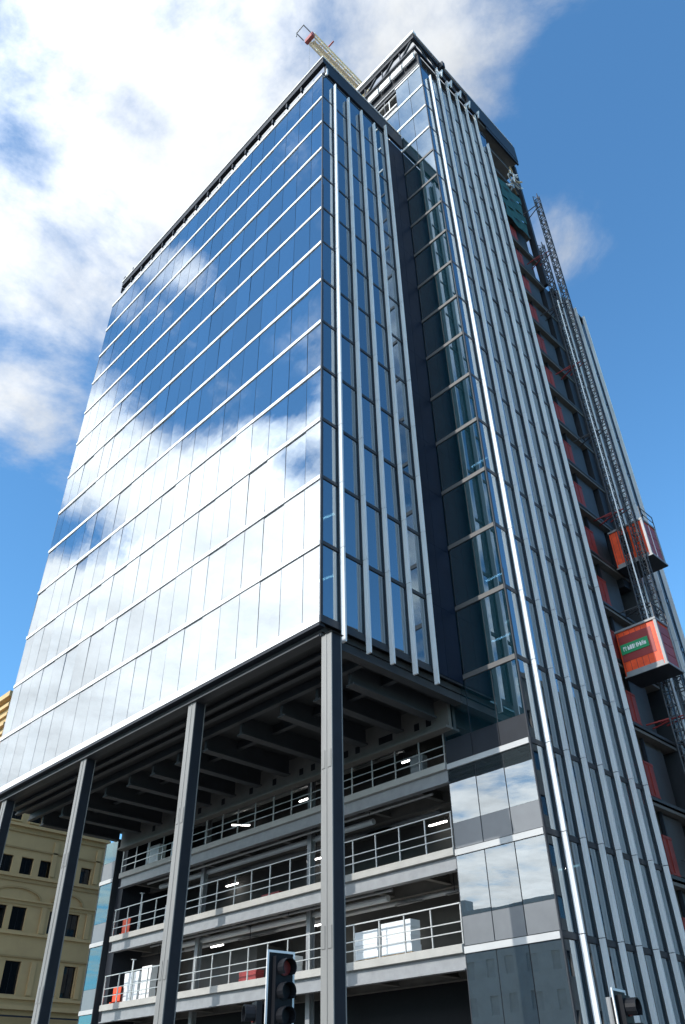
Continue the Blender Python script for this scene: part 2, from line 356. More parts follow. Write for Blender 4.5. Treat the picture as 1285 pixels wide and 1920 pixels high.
# ---- open storeys below
PX0, PX1 = -31.3, WL-.06
for lv in range(3):
    T = TL[lv]+.12
    sb = pt('storey_slab', MB().box(PX0, PX1, D1-.04, 15.95, T-.34, T), 'concrete', blk)
    pt('edge_beam', MB().box(PX0+.1, PX1, D1+.10, D1+.16, T-.92, T-.344).box(PX0+.1, PX1, D1-.06, D1+.3, T-.98, T-.923), 'grey', sb)
    pt('edge_lip', MB().box(PX0, PX1, D1-.10, D1-.044, T-.34, T-.02), 'concrete', sb)
    pt('ceiling_deck', MB().box(PX0+.2, PX1, D1+.35, 15.9, T-.42, T-.344), 'deck', sb)
    pt('ceiling_beam', MB().box(PX0+.2, PX1, 12.35, 12.45, T-.95, T-.424).box(PX0+.2, PX1, 12.25, 12.55, T-1.0, T-.953), 'beam', sb)
    for i, a in enumerate([-3.9, -7.6, -11.3, -15.0, -18.7, -22.4, -26.1, -29.8]):
        pt('ceiling_beam', MB().box(a-.05, a+.05, D1+.32, 12.2, T-.86, T-.424).box(a-.15, a+.15, D1+.32, 12.2, T-.91, T-.863), 'beam', sb)
    gr = pt('guard_rail', MB().bar((PX0, D1+.02, T+1.6), (PX1, D1+.02, T+1.6), .05), 'rail', blk)
    for hh in (.88, .46):
        pt('mid_rail', MB().bar((PX0, D1+.03, T+hh), (PX1, D1+.03, T+hh+random.uniform(-.03, .03)), .042), 'rail', gr)
    n = 18
    pmesh = MB().box(-.03, .03, -.03, .03, -.0, 1.62).box(-.06, .06, -.05, .09, .0, .02).mesh('post', 'rail')
    for i in range(n+1):
        ob('post', pmesh, gr, (PX0+.04+(PX1-PX0-.1)*i/n+random.uniform(-.05, .05), D1+.06, T), rot=(0, random.gauss(0, .01), 0))
for lv in range(3):
    T = TL[lv]+.12
    for y, rr_, dz in ((10.7, .07, .62), (11.6, .16, .72), (13.1, .11, .66), (13.5, .05, .6)):
        x0 = PX0+random.uniform(.5, 6); x1 = PX1-random.uniform(.3, 7)
        pt('service_pipe', MB().tube((x0, y, T+3.95-dz-.35), (x1, y, T+3.95-dz-.35), rr_, 10), random.choice(['grey', 'alu', 'rail']), blk)
    for i in range(5):
        a = random.uniform(PX0+1, PX1-1); y = random.uniform(10.4, 12)
        mb = MB(); p0 = Vector((a, y, T+3.4))
        for k in range(6):
            p1 = p0+Vector((.22, 0, -.16+.055*k)); mb.tube(p0, p1, .018, 5); p0 = p1
        mb.tube(p0, p0-Vector((0, 0, random.uniform(.3, 1.3))), .018, 5)
        pt('hanging_cable', mb, 'black', blk)
    for i in range(4):
        a = random.uniform(PX0+2, PX1-2)
        pt('cable_tray', MB().box(a-.9, a+.9, 12.7, 12.95, T+2.75, T+2.8), 'grey', blk)
pt('inner_wall', MB().box(XL+.3, WL-.1, 15.7, 15.98, .13, sz-.01), 'interior', blk)
for a in (-23.2, -13.0):
    pt('inner_column', MB().box(a-.16, a+.16, 11.2, 11.24, .13, sz-.01).box(a-.16, a+.16, 11.5, 11.54, .13, sz-.01).box(a-.02, a+.02, 11.242, 11.498, .13, sz-.01), 'grey', blk)
pt('plant_box', MB().box(-27, -20, 13.4, 15.68, TL[0]+.125, TL[0]+2.6), 'interior', blk)
pt('ground_shade_wall', MB().box(-31, WL-.1, 13.0, 13.2, .13, TL[0]-.3), 'black', blk)  # black paints the deep shade of the recessed ground floor
# glazed bay at the far end of the open storeys
bay = pt('glazed_bay', MB().box(-33.95, -33.88, D1-.02, D1+4, .13, 17.7).box(-32.25, -32.18, D1-.02, D1+4, .13, 17.7).box(-33.87, -32.26, D1+.1, D1+4, .13, 17.65), 'frame', blk)
zb = [3.0]+[t-.3 for t in TL[:3]]+[17.65]
for i in range(4):
    lo, hi = zb[i]+.28, zb[i+1]
    pt('spandrel_panel', MB().box(-33.86, -32.27, D1-.0, D1+.03, lo, lo+1.15), 'spandrel', bay)
    ob('pane', pane_mesh(1.59, hi-lo-1.17, 'glass_bay'), bay, (-33.065, D1+.01, lo+1.16), rot=(tilt(), 0, tilt()))
    pt('band', MB().box(-33.95, -32.18, D1-.06, D1-.024, zb[i]+.02, zb[i]+.27), 'band_grey', bay)
pt('return_wall', MB().box(-32.17, -31.35, D1+.4, 15.6, .13, sz-.02), 'dark', blk)

# ================================================================== finned tower
tw = empty('finned_tower', (-4, 18, 0), 'taller glass tower with vertical metal fins rising behind the lower block', 'building')
fx_ = [WL, WL+1.62, WL+3.24, WD]
cw = MB()
for a in fx_[1:-1]: cw.box(a-.04, a+.04, D1+.05, D1+.17, .3, TL[19])
for t in TL: cw.box(WL, WD-.07, D1+.055, D1+.16, t-.3, t+.03)
cw.box(WL-.02, WL+.02, D1+.01, D1+.2, .3, 67); cw.box(WD-.06, WD-.004, D1-.02, D1+.12, .3, TL[19]+.2)
cwl = [WL-1.62*i for i in range(1, 8)]
for a in [WL]+cwl: cw.box(a-.04, a+.04, D1+.05, D1+.17, TL[14], TL[19])
for t in TL[15:]: cw.box(cwl[-1], WL, D1+.055, D1+.16, t-.3, t+.03)
tf = pt('front_curtain_wall', cw, 'frame', tw)
rows = [(.35, TL[0])]+list(zip(TL[:-1], TL[1:]))
for j, (a, b) in enumerate(rows):
    sp = 1.12 if 1 <= j <= 3 else 0
    for i in range(3):
        x0, x1 = fx_[i], fx_[i+1]; w = x1-x0-.05
        if i == 2: w -= .05; x1 -= .05
        xc = (x0+x1)/2
        if j == 19 and i == 0: continue
        if sp: pt('spandrel_panel', MB().box(xc-w/2, xc+w/2, D1+.005, D1+.03, a+.03, a+.03+sp), 'dark' if j == 3 else 'spandrel', tf)  # row under the overhang gets its shade from a darker panel colour
        ob('pane', pane_mesh(w, b-a-.33-sp-(.01 if sp else 0), 'glass_podium' if j < 3 else 'glass_tower'), tf, (xc, D1+.02, a+.03+sp+(.01 if sp else 0)), rot=(tilt(), 0, tilt()))
for j, t in enumerate(TL):
    left = cwl[-1] if j >= 15 else WL
    if j in (18, 19): continue
    pt('band', MB().box(left, WD-.07, D1-.05, D1+.045, t-.27, t-.01), 'band_grey' if j < 3 else 'band_shaded' if j < 16 else 'band', tf)  # middle bands take the shaded copy, upper ones the sunlit colour
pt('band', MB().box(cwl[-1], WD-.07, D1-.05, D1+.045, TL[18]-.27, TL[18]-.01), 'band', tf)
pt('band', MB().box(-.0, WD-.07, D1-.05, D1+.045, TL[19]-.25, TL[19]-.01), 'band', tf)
for j in range(15, 18):
    for i, a in enumerate([WL]+cwl[:-1]):
        ob('pane', pane_mesh(1.57, TL[j+1]-TL[j]-.33, 'glass_tower'), tf, (a-.81, D1+.02, TL[j]+.03), rot=(tilt(), 0, tilt()))
# unglazed storey at the top left of the front
ub = pt('open_storey', MB().box(cwl[-1], -.04, D1+.2, D1+4, TL[18]+.95, TL[18]+1.25).box(cwl[-1], -.04, D1+2.0, D1+2.1, TL[18]+1.26, TL[19]+1.5), 'dark', tw)
pt('storey_edge', MB().box(cwl[-1], -.04, D1+.02, D1+.18, TL[18]+.98, TL[18]+1.2), 'alu_light', ub)
pt('apron', MB().box(cwl[-1], -.04, D1+.12, D1+.19, TL[18]+.05, TL[18]+.94), 'dark', ub)
pt('lower_rail', MB().box(cwl[-1], -.04, D1+.0, D1+.06, TL[18]+.25, TL[18]+.33), 'alu_light', ub)
for i in range(6): pt('rail_post', MB().box(-1.0-i*1.5, -.92-i*1.5, D1+.03, D1+.1, TL[18]+1.26, TL[18]+3.0), 'alu_light', ub)
pt('hand_rail', MB().bar((cwl[-1], D1+.06, TL[18]+2.95), (3.1, D1+.06, TL[18]+2.95+1.3*0), .07), 'alu_light', ub)
pt('inner_panel', MB().box(cwl[-1], -.2, D1+.9, D1+1.0, TL[18]+1.26, TL[18]+2.6), 'band_grey', ub)

# side elevation of the tower
cyf = [D1+1.13+1.494*i for i in range(7)]
yes = [D1+.03]+cyf+[cyf[-1]+.32]
cw = MB()
for a in yes[1:-1]: cw.box(WD-.17, WD-.05, a-.04, a+.04, .3, 84)
for t in TL: cw.box(WD-.16, WD-.055, D1+.2, yes[-1], t-.3, t+.03)
cw.box(WD-.3, WD-.0, yes[-1], yes[-1]+.12, .2, 81)
ts = pt('side_curtain_wall', cw, 'frame', tw)
for j, (a, b) in enumerate(rows):
    for i in range(len(yes)-1):
        w = yes[i+1]-yes[i]-.04
        ob('pane', pane_mesh(w, b-a-.30, 'glass_side', 'y'), ts, (WD-.02, (yes[i]+yes[i+1])/2, a+.02), rot=(0, tilt(), tilt()))
for t in TL: pt('transom', MB().box(WD-.044, WD+.012, D1+.0, yes[-1], t-.24, t), 'frame', ts)
tops = [82.2, 86.2, 85.6, 85.3, 85.15, 85.1, 81.0]
for i, y in enumerate(cyf):
    lv = [.5]+[t-.02 for t in TL[:19]]+[tops[i]]
    if i == 1: lv[0] = 4.0
    make_fin(tw, WD, y, lv, .10, .345)
# lower rear wing with its own fins
RY0, RY1, RZ = 26.6, 32.1, 63.4
wing = pt('rear_wing', MB().box(-9, WD-.2, RY0, RY1, .1, RZ-.5), 'frame', tw)
ry = [27.25+1.494*i for i in range(4)]
for j, (a, b) in enumerate(rows):
    if a > 58: break
    for y0, y1 in zip([RY0]+ry, ry+[RY1]):
        ob('pane', pane_mesh(y1-y0-.05, b-a-.3, 'glass_side', 'y'), wing, (WD-.05, (y0+y1)/2, a+.02), rot=(0, tilt(), tilt()))
for y in ry:
    make_fin(tw, WD-.04, y, [.5]+[t-.02 for t in TL[:14]]+[RZ])
pt('wing_coping', MB().box(-9, WD+.1, RY0, RY1+.1, RZ-.498, RZ-.2), 'dark', wing)
# slabs, core
for j, t in enumerate(TL):
    pt('floor_slab', MB().box(cwl[-1] if t > 72 else WL, WD-.3, D1+.3, 26.55 if t < 62 else 25.6, t-.62, t-.31), 'deck', tw)
pt('core_wall', MB().box(cwl[-1]+.2, -1.0, 16.4, 25.5, .1, 86), 'interior', tw)
pt('hoist_bay_wall', MB().box(2.35, 2.4, 20.6, 25.6, .1, 81), 'interior', tw)
for j, t in enumerate(TL):
    pt('bay_slab_edge', MB().box(2.41, WD-.3, 20.32, 26.58 if t < 62 else 25.69, t-.45, t-.12), 'steel', tw)
    if j < 18:
        pt('bay_glazing', MB().box(2.6, 2.63, 23.0, 25.2, t+.1, t+3.2), 'steel', tw)
        pt('bay_post', MB().box(2.5, 2.7, 22.85, 22.98, t-.11, t+3.5), 'dark', tw)
# roof structure
RF = 88.75
ch = MB(); ch.box(cwl[-1], 3.45, 9.25, 9.6, RF-.75, RF-.12); ch.box(3.1, 3.45, 9.6, 26.0, RF-.75, RF-.12)
tr = pt('roof_truss', ch, 'dark', tw)
pt('coping', MB().box(cwl[-1], 3.6, 9.08, 9.62, RF-.116, RF+.38).box(3.35, 3.6, 9.62, 26.1, RF-.116, RF+.03), 'alu_light', tr)
pt('lower_chord', MB().box(cwl[-1], 3.45, 9.3, 9.55, RF-2.75, RF-2.45).box(3.15, 3.4, 9.55, 26.0, RF-2.75, RF-2.45), 'dark', tr)
a = 3.0
while a > cwl[-1]+1:
    pt('diagonal', MB().bar((a, 9.42, RF-.76), (a-1.5, 9.42, RF-2.46), .2), 'dark', tr)
    pt('strut', MB().bar((a-1.6, 9.42, RF-2.46), (a-1.6, 9.42, RF-.76), .12), 'dark', tr)
    a -= 2.45
a = 10.3
while a < 18:
    pt('diagonal', MB().bar((3.28, a, RF-.76), (3.28, a+1.3, RF-2.46), .14), 'dark', tr); a += 1.6
pt('shadow_gap', MB().box(cwl[-1], 3.2, 9.95, 10.4, 83.6, RF-2.76), 'dark', tr)
for i in range(9):
    a = 2.95-i*1.62
    pt('fascia_panel', MB().box(a-1.32, a, 9.5, 9.7, 84.75+random.uniform(-.04, .04), 85.75), 'band', tr)
    pt('panel_bracket', MB().box(a-1.5, a-1.36, 9.55, 9.9, 84.8, 85.9), 'grey', tr)
pt('fascia_rail', MB().box(cwl[-1], 3.1, 9.48, 9.6, 85.98, 85.999+.06), 'grey', tr)
pt('sill_line', MB().box(cwl[-1], 3.15, D1-.05, D1+.05, 83.45, 83.52), 'alu_light', tr)
pt('roof_slab', MB().box(cwl[-1], 3.0, 9.98, 26.0, 86.2, 86.5), 'deck', tw)
pt('roof_soffit', MB().box(1.0, 3.5, 19.0, 26.0, 84.6, 84.8).box(1.0, 3.5, 18.9, 26.0, 84.85, 86.1), 'beam', tw)
pt('roof_fascia', MB().box(3.51, 3.7, 17.5, 26.1, 84.9, RF-.76).box(3.51, 3.68, 20.3, 26.1, 84.3, 84.8), 'dark', tw)
pt('end_post', MB().box(2.7, 3.3, 25.7, 26.05, RZ-.2, 84.2).box(1.5, 2.9, 25.62, 26.59, 30, RZ-.25), 'dark', tw)
for i, y in enumerate(cyf[1:6]):
    pt('fin_bracket', MB().bar((3.5, y+.15, 85.0), (3.75, y+.55, 85.9), .2).bar((3.7, y+.4, 84.6), (3.9, y+.35, 85.7), .12), 'alu_light', tw)
pt('roof_cleat', MB().box(3.4, 3.9, 13.3, 13.7, RF-1.2, RF-.2), 'dark', tw)

# ---- hoist bay contents
for j, t in enumerate(TL[:17]):
    b = MB().box(0, .05, 0, 1.0, .0, 2.0).box(.05, .08, .0, 1.0, 1.85, 1.95).box(.05, .08, .0, 1.0, .05, .14).box(.05, .08, .46, .54, .141, 1.84)
    thing1('edge_barrier', b, 'barrier', (WD-.42, 21.75, t-.115), 'red edge barrier panel on an open floor of the hoist bay', 'barrier', 'red barriers in the hoist bay')
nb = MB()
for i in range(6):
    for k in range(6):
        y0, y1 = i*.62, (i+1)*.62; z0, z1 = k*1.15, (k+1)*1.15; o = .08*math.sin(i*1.7+k*2.1); o2 = .08*math.sin((i+1)*1.7+k*2.1)
        nb.hexa([(o, y0, z0), (o+.02, y0, z0), (o2+.02, y1, z0), (o2, y1, z0), (o, y0, z1), (o+.02, y0, z1), (o2+.02, y1, z1), (o2, y1, z1)])
thing1('debris_net', nb, 'teal', (WD+.1, 20.75, 69.0), 'teal debris netting hung over the topmost floors of the hoist bay', 'netting')
cl = empty('scaffold_bundle', (3.4, 23.5, 76.6), 'pale bundle of scaffold tubes and fittings clinging below the tower roof', 'scaffolding')
for i in range(26):
    p = Vector((random.uniform(-.1, .7), random.uniform(-.6, .9), random.uniform(0.2, 3.4))); d = Vector((random.gauss(0, .3), random.gauss(0, .6), random.gauss(0, .6)))
    pt('scaffold_tube', MB().bar(p, p+d, .12), random.choice(['alu_light', 'alu_light', 'grey', 'timber']), cl, local=True)

# ---- hoist masts, cages, cable
sec = MB(); s_ = .22
for sx in (-1, 1):
    for sy in (-1, 1): sec.tube((sx*s_, sy*s_, 0), (sx*s_, sy*s_, 1.5), .045, 6)
c4 = [(-s_, -s_), (s_, -s_), (s_, s_), (-s_, s_)]
for i in range(4):
    p, q_ = c4[i], c4[(i+1) % 4]
    for z in (.04, .75): sec.bar((p[0], p[1], z), (q_[0], q_[1], z), .055)
    sec.bar((p[0], p[1], .06), (q_[0], q_[1], .73), .035); sec.bar((q_[0], q_[1], .78), (p[0], p[1], 1.48), .035)
secm = sec.mesh('mast_section', 'mast')
def hoist_mast(x, y, n, label):
    e = empty('hoist_mast', (x, y, 0), label, 'hoist mast', 'lattice masts of the goods hoist')
    for i in range(n): ob('mast_section', secm, e, (0, 0, i*1.505), local=True)
    for i in range(3, n, 5): pt('wall_tie', MB().bar((-.23, -.15, i*1.505), (-1.7, -.2, i*1.505), .07).bar((-.23, .15, i*1.505), (-1.7, .6, i*1.505), .07), 'red_dark' if i % 2 else 'mast', e, local=True)
    return e
hoist_mast(5.25, 24.1, 49, 'dark lattice hoist mast standing clear of the rear wing, its top against the sky')
hoist_mast(4.45, 23.9, 44, 'dark lattice hoist mast standing behind the signed red cage, nearer the red barriers')
cbm = MB().tube((0, 0, 0), (0, 0, 31), .045, 6)
thing1('hoist_cable', cbm, 'alu_light', (5.15, 22.35, 24.9), 'pale steel hoist cable rising from the roof of the signed red cage', 'cable')
def cage(x0, x1, y0, y1, z, label, sign, panels):
    e = empty('hoist_cage', ((x0+x1)/2, (y0+y1)/2, z), label, 'hoist cage', 'red cages of the goods hoist')
    w, d, h = (x1-x0)/2, (y1-y0)/2, 3.1
    pt('body', MB().box(-w+.03, w-.06, -d+.06, d-.06, .12, h-.1), 'red', e, local=True)
    pt('floor_frame', MB().box(-w, w+.06, -d-.06, d+.06, 0, .11), 'dark', e, local=True)
    pt('floor_trim', MB().box(w+.07, w+.1, -d-.06, d+.06, .02, .14).box(-w, w+.1, -d-.1, -d-.07, .02, .1), 'grey', e, local=True)
    pt('corner_post', MB().box(w-.14, w+.02, -d, -d+.16, .112, h), 'grey', e, local=True)
    pt('corner_post', MB().box(w-.14, w+.02, d-.16, d, .112, h), 'grey', e, local=True)
    pt('roof_edge', MB().box(-w, w+.03, -d-.03, d+.03, h-.095, h+.04), 'grey', e, local=True)
    for i in range(panels):
        z0 = .25+i*(h-.5)/panels; z1 = z0+(h-.5)/panels-.05
        pt('side_panel', MB().box(w-.058, w-.02, -d+.2, d-.2, z0, z1), 'red_dark', e, local=True)
    pt('roof_rail', MB().bar((w, -d, h+1.0), (w, d, h+1.0), .05).bar((w, -d, h+.04), (w, -d, h+1.0), .05).bar((w, d, h+.04), (w, d, h+1.0), .05).bar((w, -d, h+.5), (w, d, h+.5), .04), 'mast', e, local=True)
    for i in range(7):
        a_ = -w+.15+i*(2*w-.4)/6
        pt('front_rib', MB().box(a_-.012, a_+.012, -d+.045, -d+.0595, .15, h-.15), 'red_dark', e, local=True)
    pt('kick_plate', MB().box(-w+.1, w-.2, -d+.04, -d+.044, .16, .42), 'grey', e, local=True)
    if sign:
        sp = pt('front_recess', MB().box(-w+.1, w-.42, -d+.04, -d+.058, 1.05, h-.4), 'red_dark', e, local=True)
        sg = pt('sign', MB().box(-w+.12, w-.75, -d+.0, -d+.036, 1.52, 2.15), 'green', sp, local=True)
        tx = MB(); a = -w+.3; random.seed(5)
        while a < w-1.15:
            ww = random.uniform(.07, .13); tx.box(a, a+ww*.35, -d-.006, -d-.001, 1.7, 1.98)
            tx.box(a+ww*.36, a+ww, -d-.006, -d-.001, random.choice((1.7, 1.8, 1.88)), random.choice((1.9, 1.98))); a += ww+.03
        tx.box(w-1.08, w-1.04, -d-.006, -d-.001, 1.7, 1.98).box(w-1.02, w-.9, -d-.006, -d-.001, 1.7, 1.9)
        pt('sign_lettering', tx, 'white', sp, local=True)
    else:
        pt('window_opening', MB().box(-.55, .12, -d+.04, -d+.058, .95, h-.55), 'black', e, local=True)
        pt('door_rib', MB().box(.32, .36, -d+.02, -d+.058, .2, h-.2).box(.6, .64, -d+.02, -d+.058, .2, h-.2), 'red', e, local=True)
        pt('side_stripe', MB().box(w-.018, w+.0, -.1, -.03, .3, h-.2), 'alu_light', e, local=True)
    return e
cage(3.1, 5.77, 21.75, 23.5, 21.75, 'red goods hoist cage carrying a green sign with white lettering', True, 4)
cage(3.2, 5.77, 24.45, 26.4, 30.55, 'plain red goods hoist cage without a sign, higher up the mast', False, 3)
cage(4.6, 6.6, 24.9, 26.8, 15.2, 'shaded red hoist cage with a green sign, below the other cages', True, 4)

# ================================================================== tower crane
cr = empty('tower_crane', (-7.4, 24, 0), 'cream yellow tower crane with its lattice jib reaching over the roofs', 'crane')
def lattice(parent, name, a, b, w, h, n, m):
    """square lattice from a to b along Y or Z"""
    a = Vector(a); b = Vector(b); d = (b-a)/n
    if abs(d.y) > abs(d.z): e1, e2 = Vector((w/2, 0, 0)), Vector((0, 0, h))
    else: e1, e2 = Vector((w/2, 0, 0)), Vector((0, w, 0))
    mb = MB()
    for i in range(n):
        p, q_ = a+d*i, a+d*(i+1); P = [p-e1, p+e1, p+e1+e2, p-e1+e2]; Q = [q_-e1, q_+e1, q_+e1+e2, q_-e1+e2]
        for k in range(4):
            mb.bar(P[k], Q[k], .16); mb.bar(P[k], Q[(k+1) % 4], .08); mb.bar(P[k], P[(k+1) % 4], .09)
    return pt(name, mb, m, parent)
jz = 99.3
jib = lattice(cr, 'jib', (-7.3, 5.0, jz), (-7.4, 23, jz), .95, .95, 14, 'crane')
pt('walkway', MB().box(-7.45, -7.1, 5.2, 23, jz+.02, jz+.06), 'crane', jib)
lattice(cr, 'mast', (-7.4, 23.2, 86.6), (-7.4, 23.2, 99.2), 1.8, 1.8, 6, 'crane')
lattice(cr, 'counter_jib', (-7.4, 25, jz), (-7.4, 31, jz), 1.4, .9, 4, 'crane')
pt('counterweight', MB().box(-8.4, -6.4, 29, 31, jz-2.6, jz-.1), 'concrete', cr)
pt('cab', MB().box(-6.3, -4.9, 21.6, 23.1, jz-1.9, jz-.0), 'white', cr)
pt('jib_tip', MB().box(-7.95, -6.7, 4.55, 4.95, jz-.25, jz+.55), 'crane_red', jib)
pt('tip_frame', MB().bar((-8.1, 4.5, jz+.5), (-8.1, 3.4, jz+.5), .1).bar((-6.9, 4.5, jz+.5), (-6.9, 3.4, jz+.5), .1).bar((-8.15, 3.4, jz+.5), (-6.85, 3.4, jz+.5), .1).bar((-8.1, 3.4, jz+.5), (-8.1, 3.4, jz-.4), .1), 'grey', jib)
pt('aviation_lamp', MB().box(-6.9, -6.0, 7.2, 7.35, jz+1.3, jz+1.45), 'crane_red', jib)
pt('hoist_rope', MB().tube((-7.5, 4.9, jz-.2), (-7.5, 4.9, 75), .02, 5), 'grey', jib)

# ================================================================== stone building
SX, SY0, SY1, SH = -48.0, 5.6, 17.8, 33.0
st = empty('stone_building', (SX-8, 11, 0), 'tan stone building with recessed windows and arched panels beyond the columns', 'building')
def wall_open(axis, c, t, a0, a1, z0, z1, ops):
    """wall slab with rectangular openings; axis 'x': plane x=c going back by t along -x, spans y; axis 'y': plane y=c, back along +y, spans x"""
    As = sorted({a0, a1, *[o[0] for o in ops], *[o[1] for o in ops]}); Zs = sorted({z0, z1, *[o[2] for o in ops], *[o[3] for o in ops]})
    b = MB()
    for i in range(len(Zs)-1):
        run = None
        for j in range(len(As)-1):
            am, zm = (As[j]+As[j+1])/2, (Zs[i]+Zs[i+1])/2
            hole = any(o[0] < am < o[1] and o[2] < zm < o[3] for o in ops)
            if not hole and run is None: run = As[j]
            if run is not None and (hole or j == len(As)-2):
                e = As[j] if hole else As[j+1]
                if axis == 'x': b.box(c-t, c, run, e, Zs[i], Zs[i+1])
                else: b.box(run, e, c, c+t, Zs[i], Zs[i+1])
                run = None
    return b
wy3 = [(6.25, 7.35), (8.0, 9.1), (9.85, 10.95), (11.55, 12.65), (13.65, 14.75), (15.45, 16.5)]
wy2 = [(6.4, 7.7), (8.15, 9.5), (9.95, 11.25), (13.3, 14.5), (14.95, 16.1)]
wy1 = [(6.5, 7.8), (8.5, 9.9), (10.35, 11.7), (13.9, 15.1), (15.5, 16.6)]
ops = [(a, b, 9.4, 11.7) for a, b in wy1]+[(a, b, 13.85, 15.6) for a, b in wy2]+[(a, b, 18.05, 19.4) for a, b in wy3]+[(a, b, 22.25, 23.6) for a, b in wy3]+[(a, b, 26.4, 28) for a, b in wy3]+[(a, b, 1.2, 6.0) for a, b in wy1]
pt('wall', wall_open('x', SX, .45, SY0, SY1, 0, SH, ops), 'stone', st)
pt('rear_mass', MB().box(SX-40, SX-1.6, SY0+1.6, SY1-.02, .0, SH-.4), 'black', st)
fo = [(SX-3-i*2.6-1.3, SX-3-i*2.6, z, z+1.8) for i in range(10) for z in (9.4, 13.8, 18, 22.2, 26.3)]
pt('wall', wall_open('y', SY0, .45, SX-36, SX-.452, 0, SH, fo), 'stone', st)
pt('rear_wall', MB().box(SX-40, SX-.46, SY1-.3, SY1-.0, 0, SH), 'stone', st)
pt('roof', MB().box(SX-36, SX-.5, SY0+.5, SY1-.32, SH-.3, SH+.2), 'slate', st)
for z, p, h in ((SH-.5, .55, .5), (SH-1.35, .32, .35), (SH-2.2, .22, .3), (SH-3.2, .35, .3), (SH-3.9, .16, .25), (21.75, .28, .22), (21.3, .12, .12), (20.0, .1, .12), (17.78, .16, .2), (17.45, .08, .1), (16.05, .12, .14), (15.75, .06, .08), (13.55, .16, .2), (11.95, .1, .12), (9.1, .16, .2), (8.4, .3, .3)):
    pt('cornice', MB().box(SX+.003, SX+p, SY0-p, SY1, z, z+h).box(SX-36, SX+.002, SY0-p, SY0-.003, z, z+h), 'stone' if h > .13 else 'stone_dark', st)
for z0, z1, ws in ((9.1, 12, wy1), (13.5, 16, wy2), (17.9, 21.3, wy3)):
    for yy in (5.75, 12.75, 16.95):
        pt('pilaster', MB().box(SX+.004, SX+.1, yy-.22, yy+.22, z0+.3, z1-.26), 'stone', st)
for o in ops:
    if o[2] < 5 or o[2] > 25: continue
    a, b, z0, z1 = o
    w = pt('window', MB().box(SX-.30, SX-.22, a, a+.07, z0, z1).box(SX-.30, SX-.22, b-.07, b, z0, z1).box(SX-.30, SX-.22, a+.07, b-.07, z0, z0+.07).box(SX-.30, SX-.22, a+.07, b-.07, z1-.07, z1).box(SX-.29, SX-.23, (a+b)/2-.025, (a+b)/2+.025, z0+.07, z1-.07), 'black', st)
    pt('glazing', MB().box(SX-.27, SX-.26, a+.07, b-.07, z0+.07, z1-.07), 'win', w)
    if random.random() < .55: pt('blind', MB().box(SX-.36, SX-.34, a+.08, b-.08, z1-random.uniform(.3, .8)*(z1-z0), z1-.08), 'blind', w)
    if random.random() < .6:
        yy = a+random.uniform(.2, .5)*(b-a); pt('curtain', MB().box(SX-.42, SX-.38, yy, yy+.16, z0+.15, z1-.1), 'white', w)
    pt('sill', MB().box(SX-.2, SX+.12, a-.08, b+.08, z0-.13, z0-.004), 'stone', w)
for yc, hw in ((10.1, 2.2), (14.75, 1.5)):
    ar = MB(); n = 14; base = 16.25; ht = .85
    for i in range(n):
        t0, t1 = math.pi*i/n, math.pi*(i+1)/n
        pts = [(yc-hw*math.cos(t), base+ht*math.sin(t)) for t in (t0, t1)]
        pi = [(yc-(hw-.16)*math.cos(t), base+(ht-.14)*math.sin(t)) for t in (t0, t1)]
        ar.hexa([(SX+.003, *pi[0]), (SX+.11, *pi[0]), (SX+.11, *pi[1]), (SX+.003, *pi[1]), (SX+.003, *pts[0]), (SX+.11, *pts[0]), (SX+.11, *pts[1]), (SX+.003, *pts[1])])
    pt('arch_moulding', ar, 'stone_dark', st)
pt('balustrade', MB().box(SX+.31, SX+.5, SY0, SY1, 7.9, 8.0).box(SX+.31, SX+.5, SY0, SY1, 7.2, 7.3), 'dark', st)

# ================================================================== buildings across the streets (seen in the glass)
op = empty('terrace_building', (-30, -55, 0), 'long grey terrace with chimney and small parapet windows reflected in the lower tower glass', 'building')
oo = [(x, x+1.2, z, z+1.9) for x in [(-78+i*3.1) for i in range(32)] for z in (2.5, 6.6, 10.6, 14.4)]+[(x, x+.5, 19.2, 19.8) for x in [(-78+i*2.2) for i in range(44)]]
pt('wall', wall_open('y', -48.4, .4, -80, 22, 0, 21.6, oo), 'opp', op)
pt('rear_mass', MB().box(-79.8, 21.8, -60, -49.2, 0, 21.3), 'black', op)
pt('cornice', MB().box(-80, 22, -47.99, -47.7, 17.9, 18.3), 'opp', op)
pt('chimney', MB().box(-48.2, -45.4, -50, -48.5, 21.3, 23.1).box(-47.6, -47.1, -49.5, -49, 23.1, 24.2), 'opp', op)
pt('gable', MB().hexa([(-32.4, -49, 21.3), (-24, -49, 21.3), (-24, -48.5, 21.3), (-32.4, -48.5, 21.3), (-30.5, -49, 22.6), (-24, -49, 22.6), (-24, -48.5, 22.6), (-30.5, -48.5, 22.6)]), 'opp', op)
for o in oo: pt('glazing', MB().box(o[0], o[1], -48.25, -48.22, o[2], o[3]), 'oppwin', op)
rb = empty('brick_warehouse', (41, 58, 0), 'tall dark brick warehouse across the side street reflected between the fins', 'building')
ro = [(y, y+1.6, z, z+2.2) for y in [(24+i*4.0) for i in range(20)] for z in (2, 7, 12, 17, 22, 27, 32, 37)]
wb = wall_open('x', -32, .4, 20, 105, 0, 44, ro)
wb.v = [(-a, b, c) for a, b, c in wb.v]; wb.f = [q_[::-1] for q_ in wb.f]
pt('wall', wb, 'brick', rb)
pt('rear_mass', MB().box(33.2, 50, 20.3, 104.7, 0, 43.7), 'black', rb)
pt('cornice', MB().box(31.7, 31.995, 20, 105, 43, 43.6), 'brick', rb)
for o in ro: pt('glazing', MB().box(32.2, 32.23, o[0], o[1], o[2], o[3]), 'win', rb)

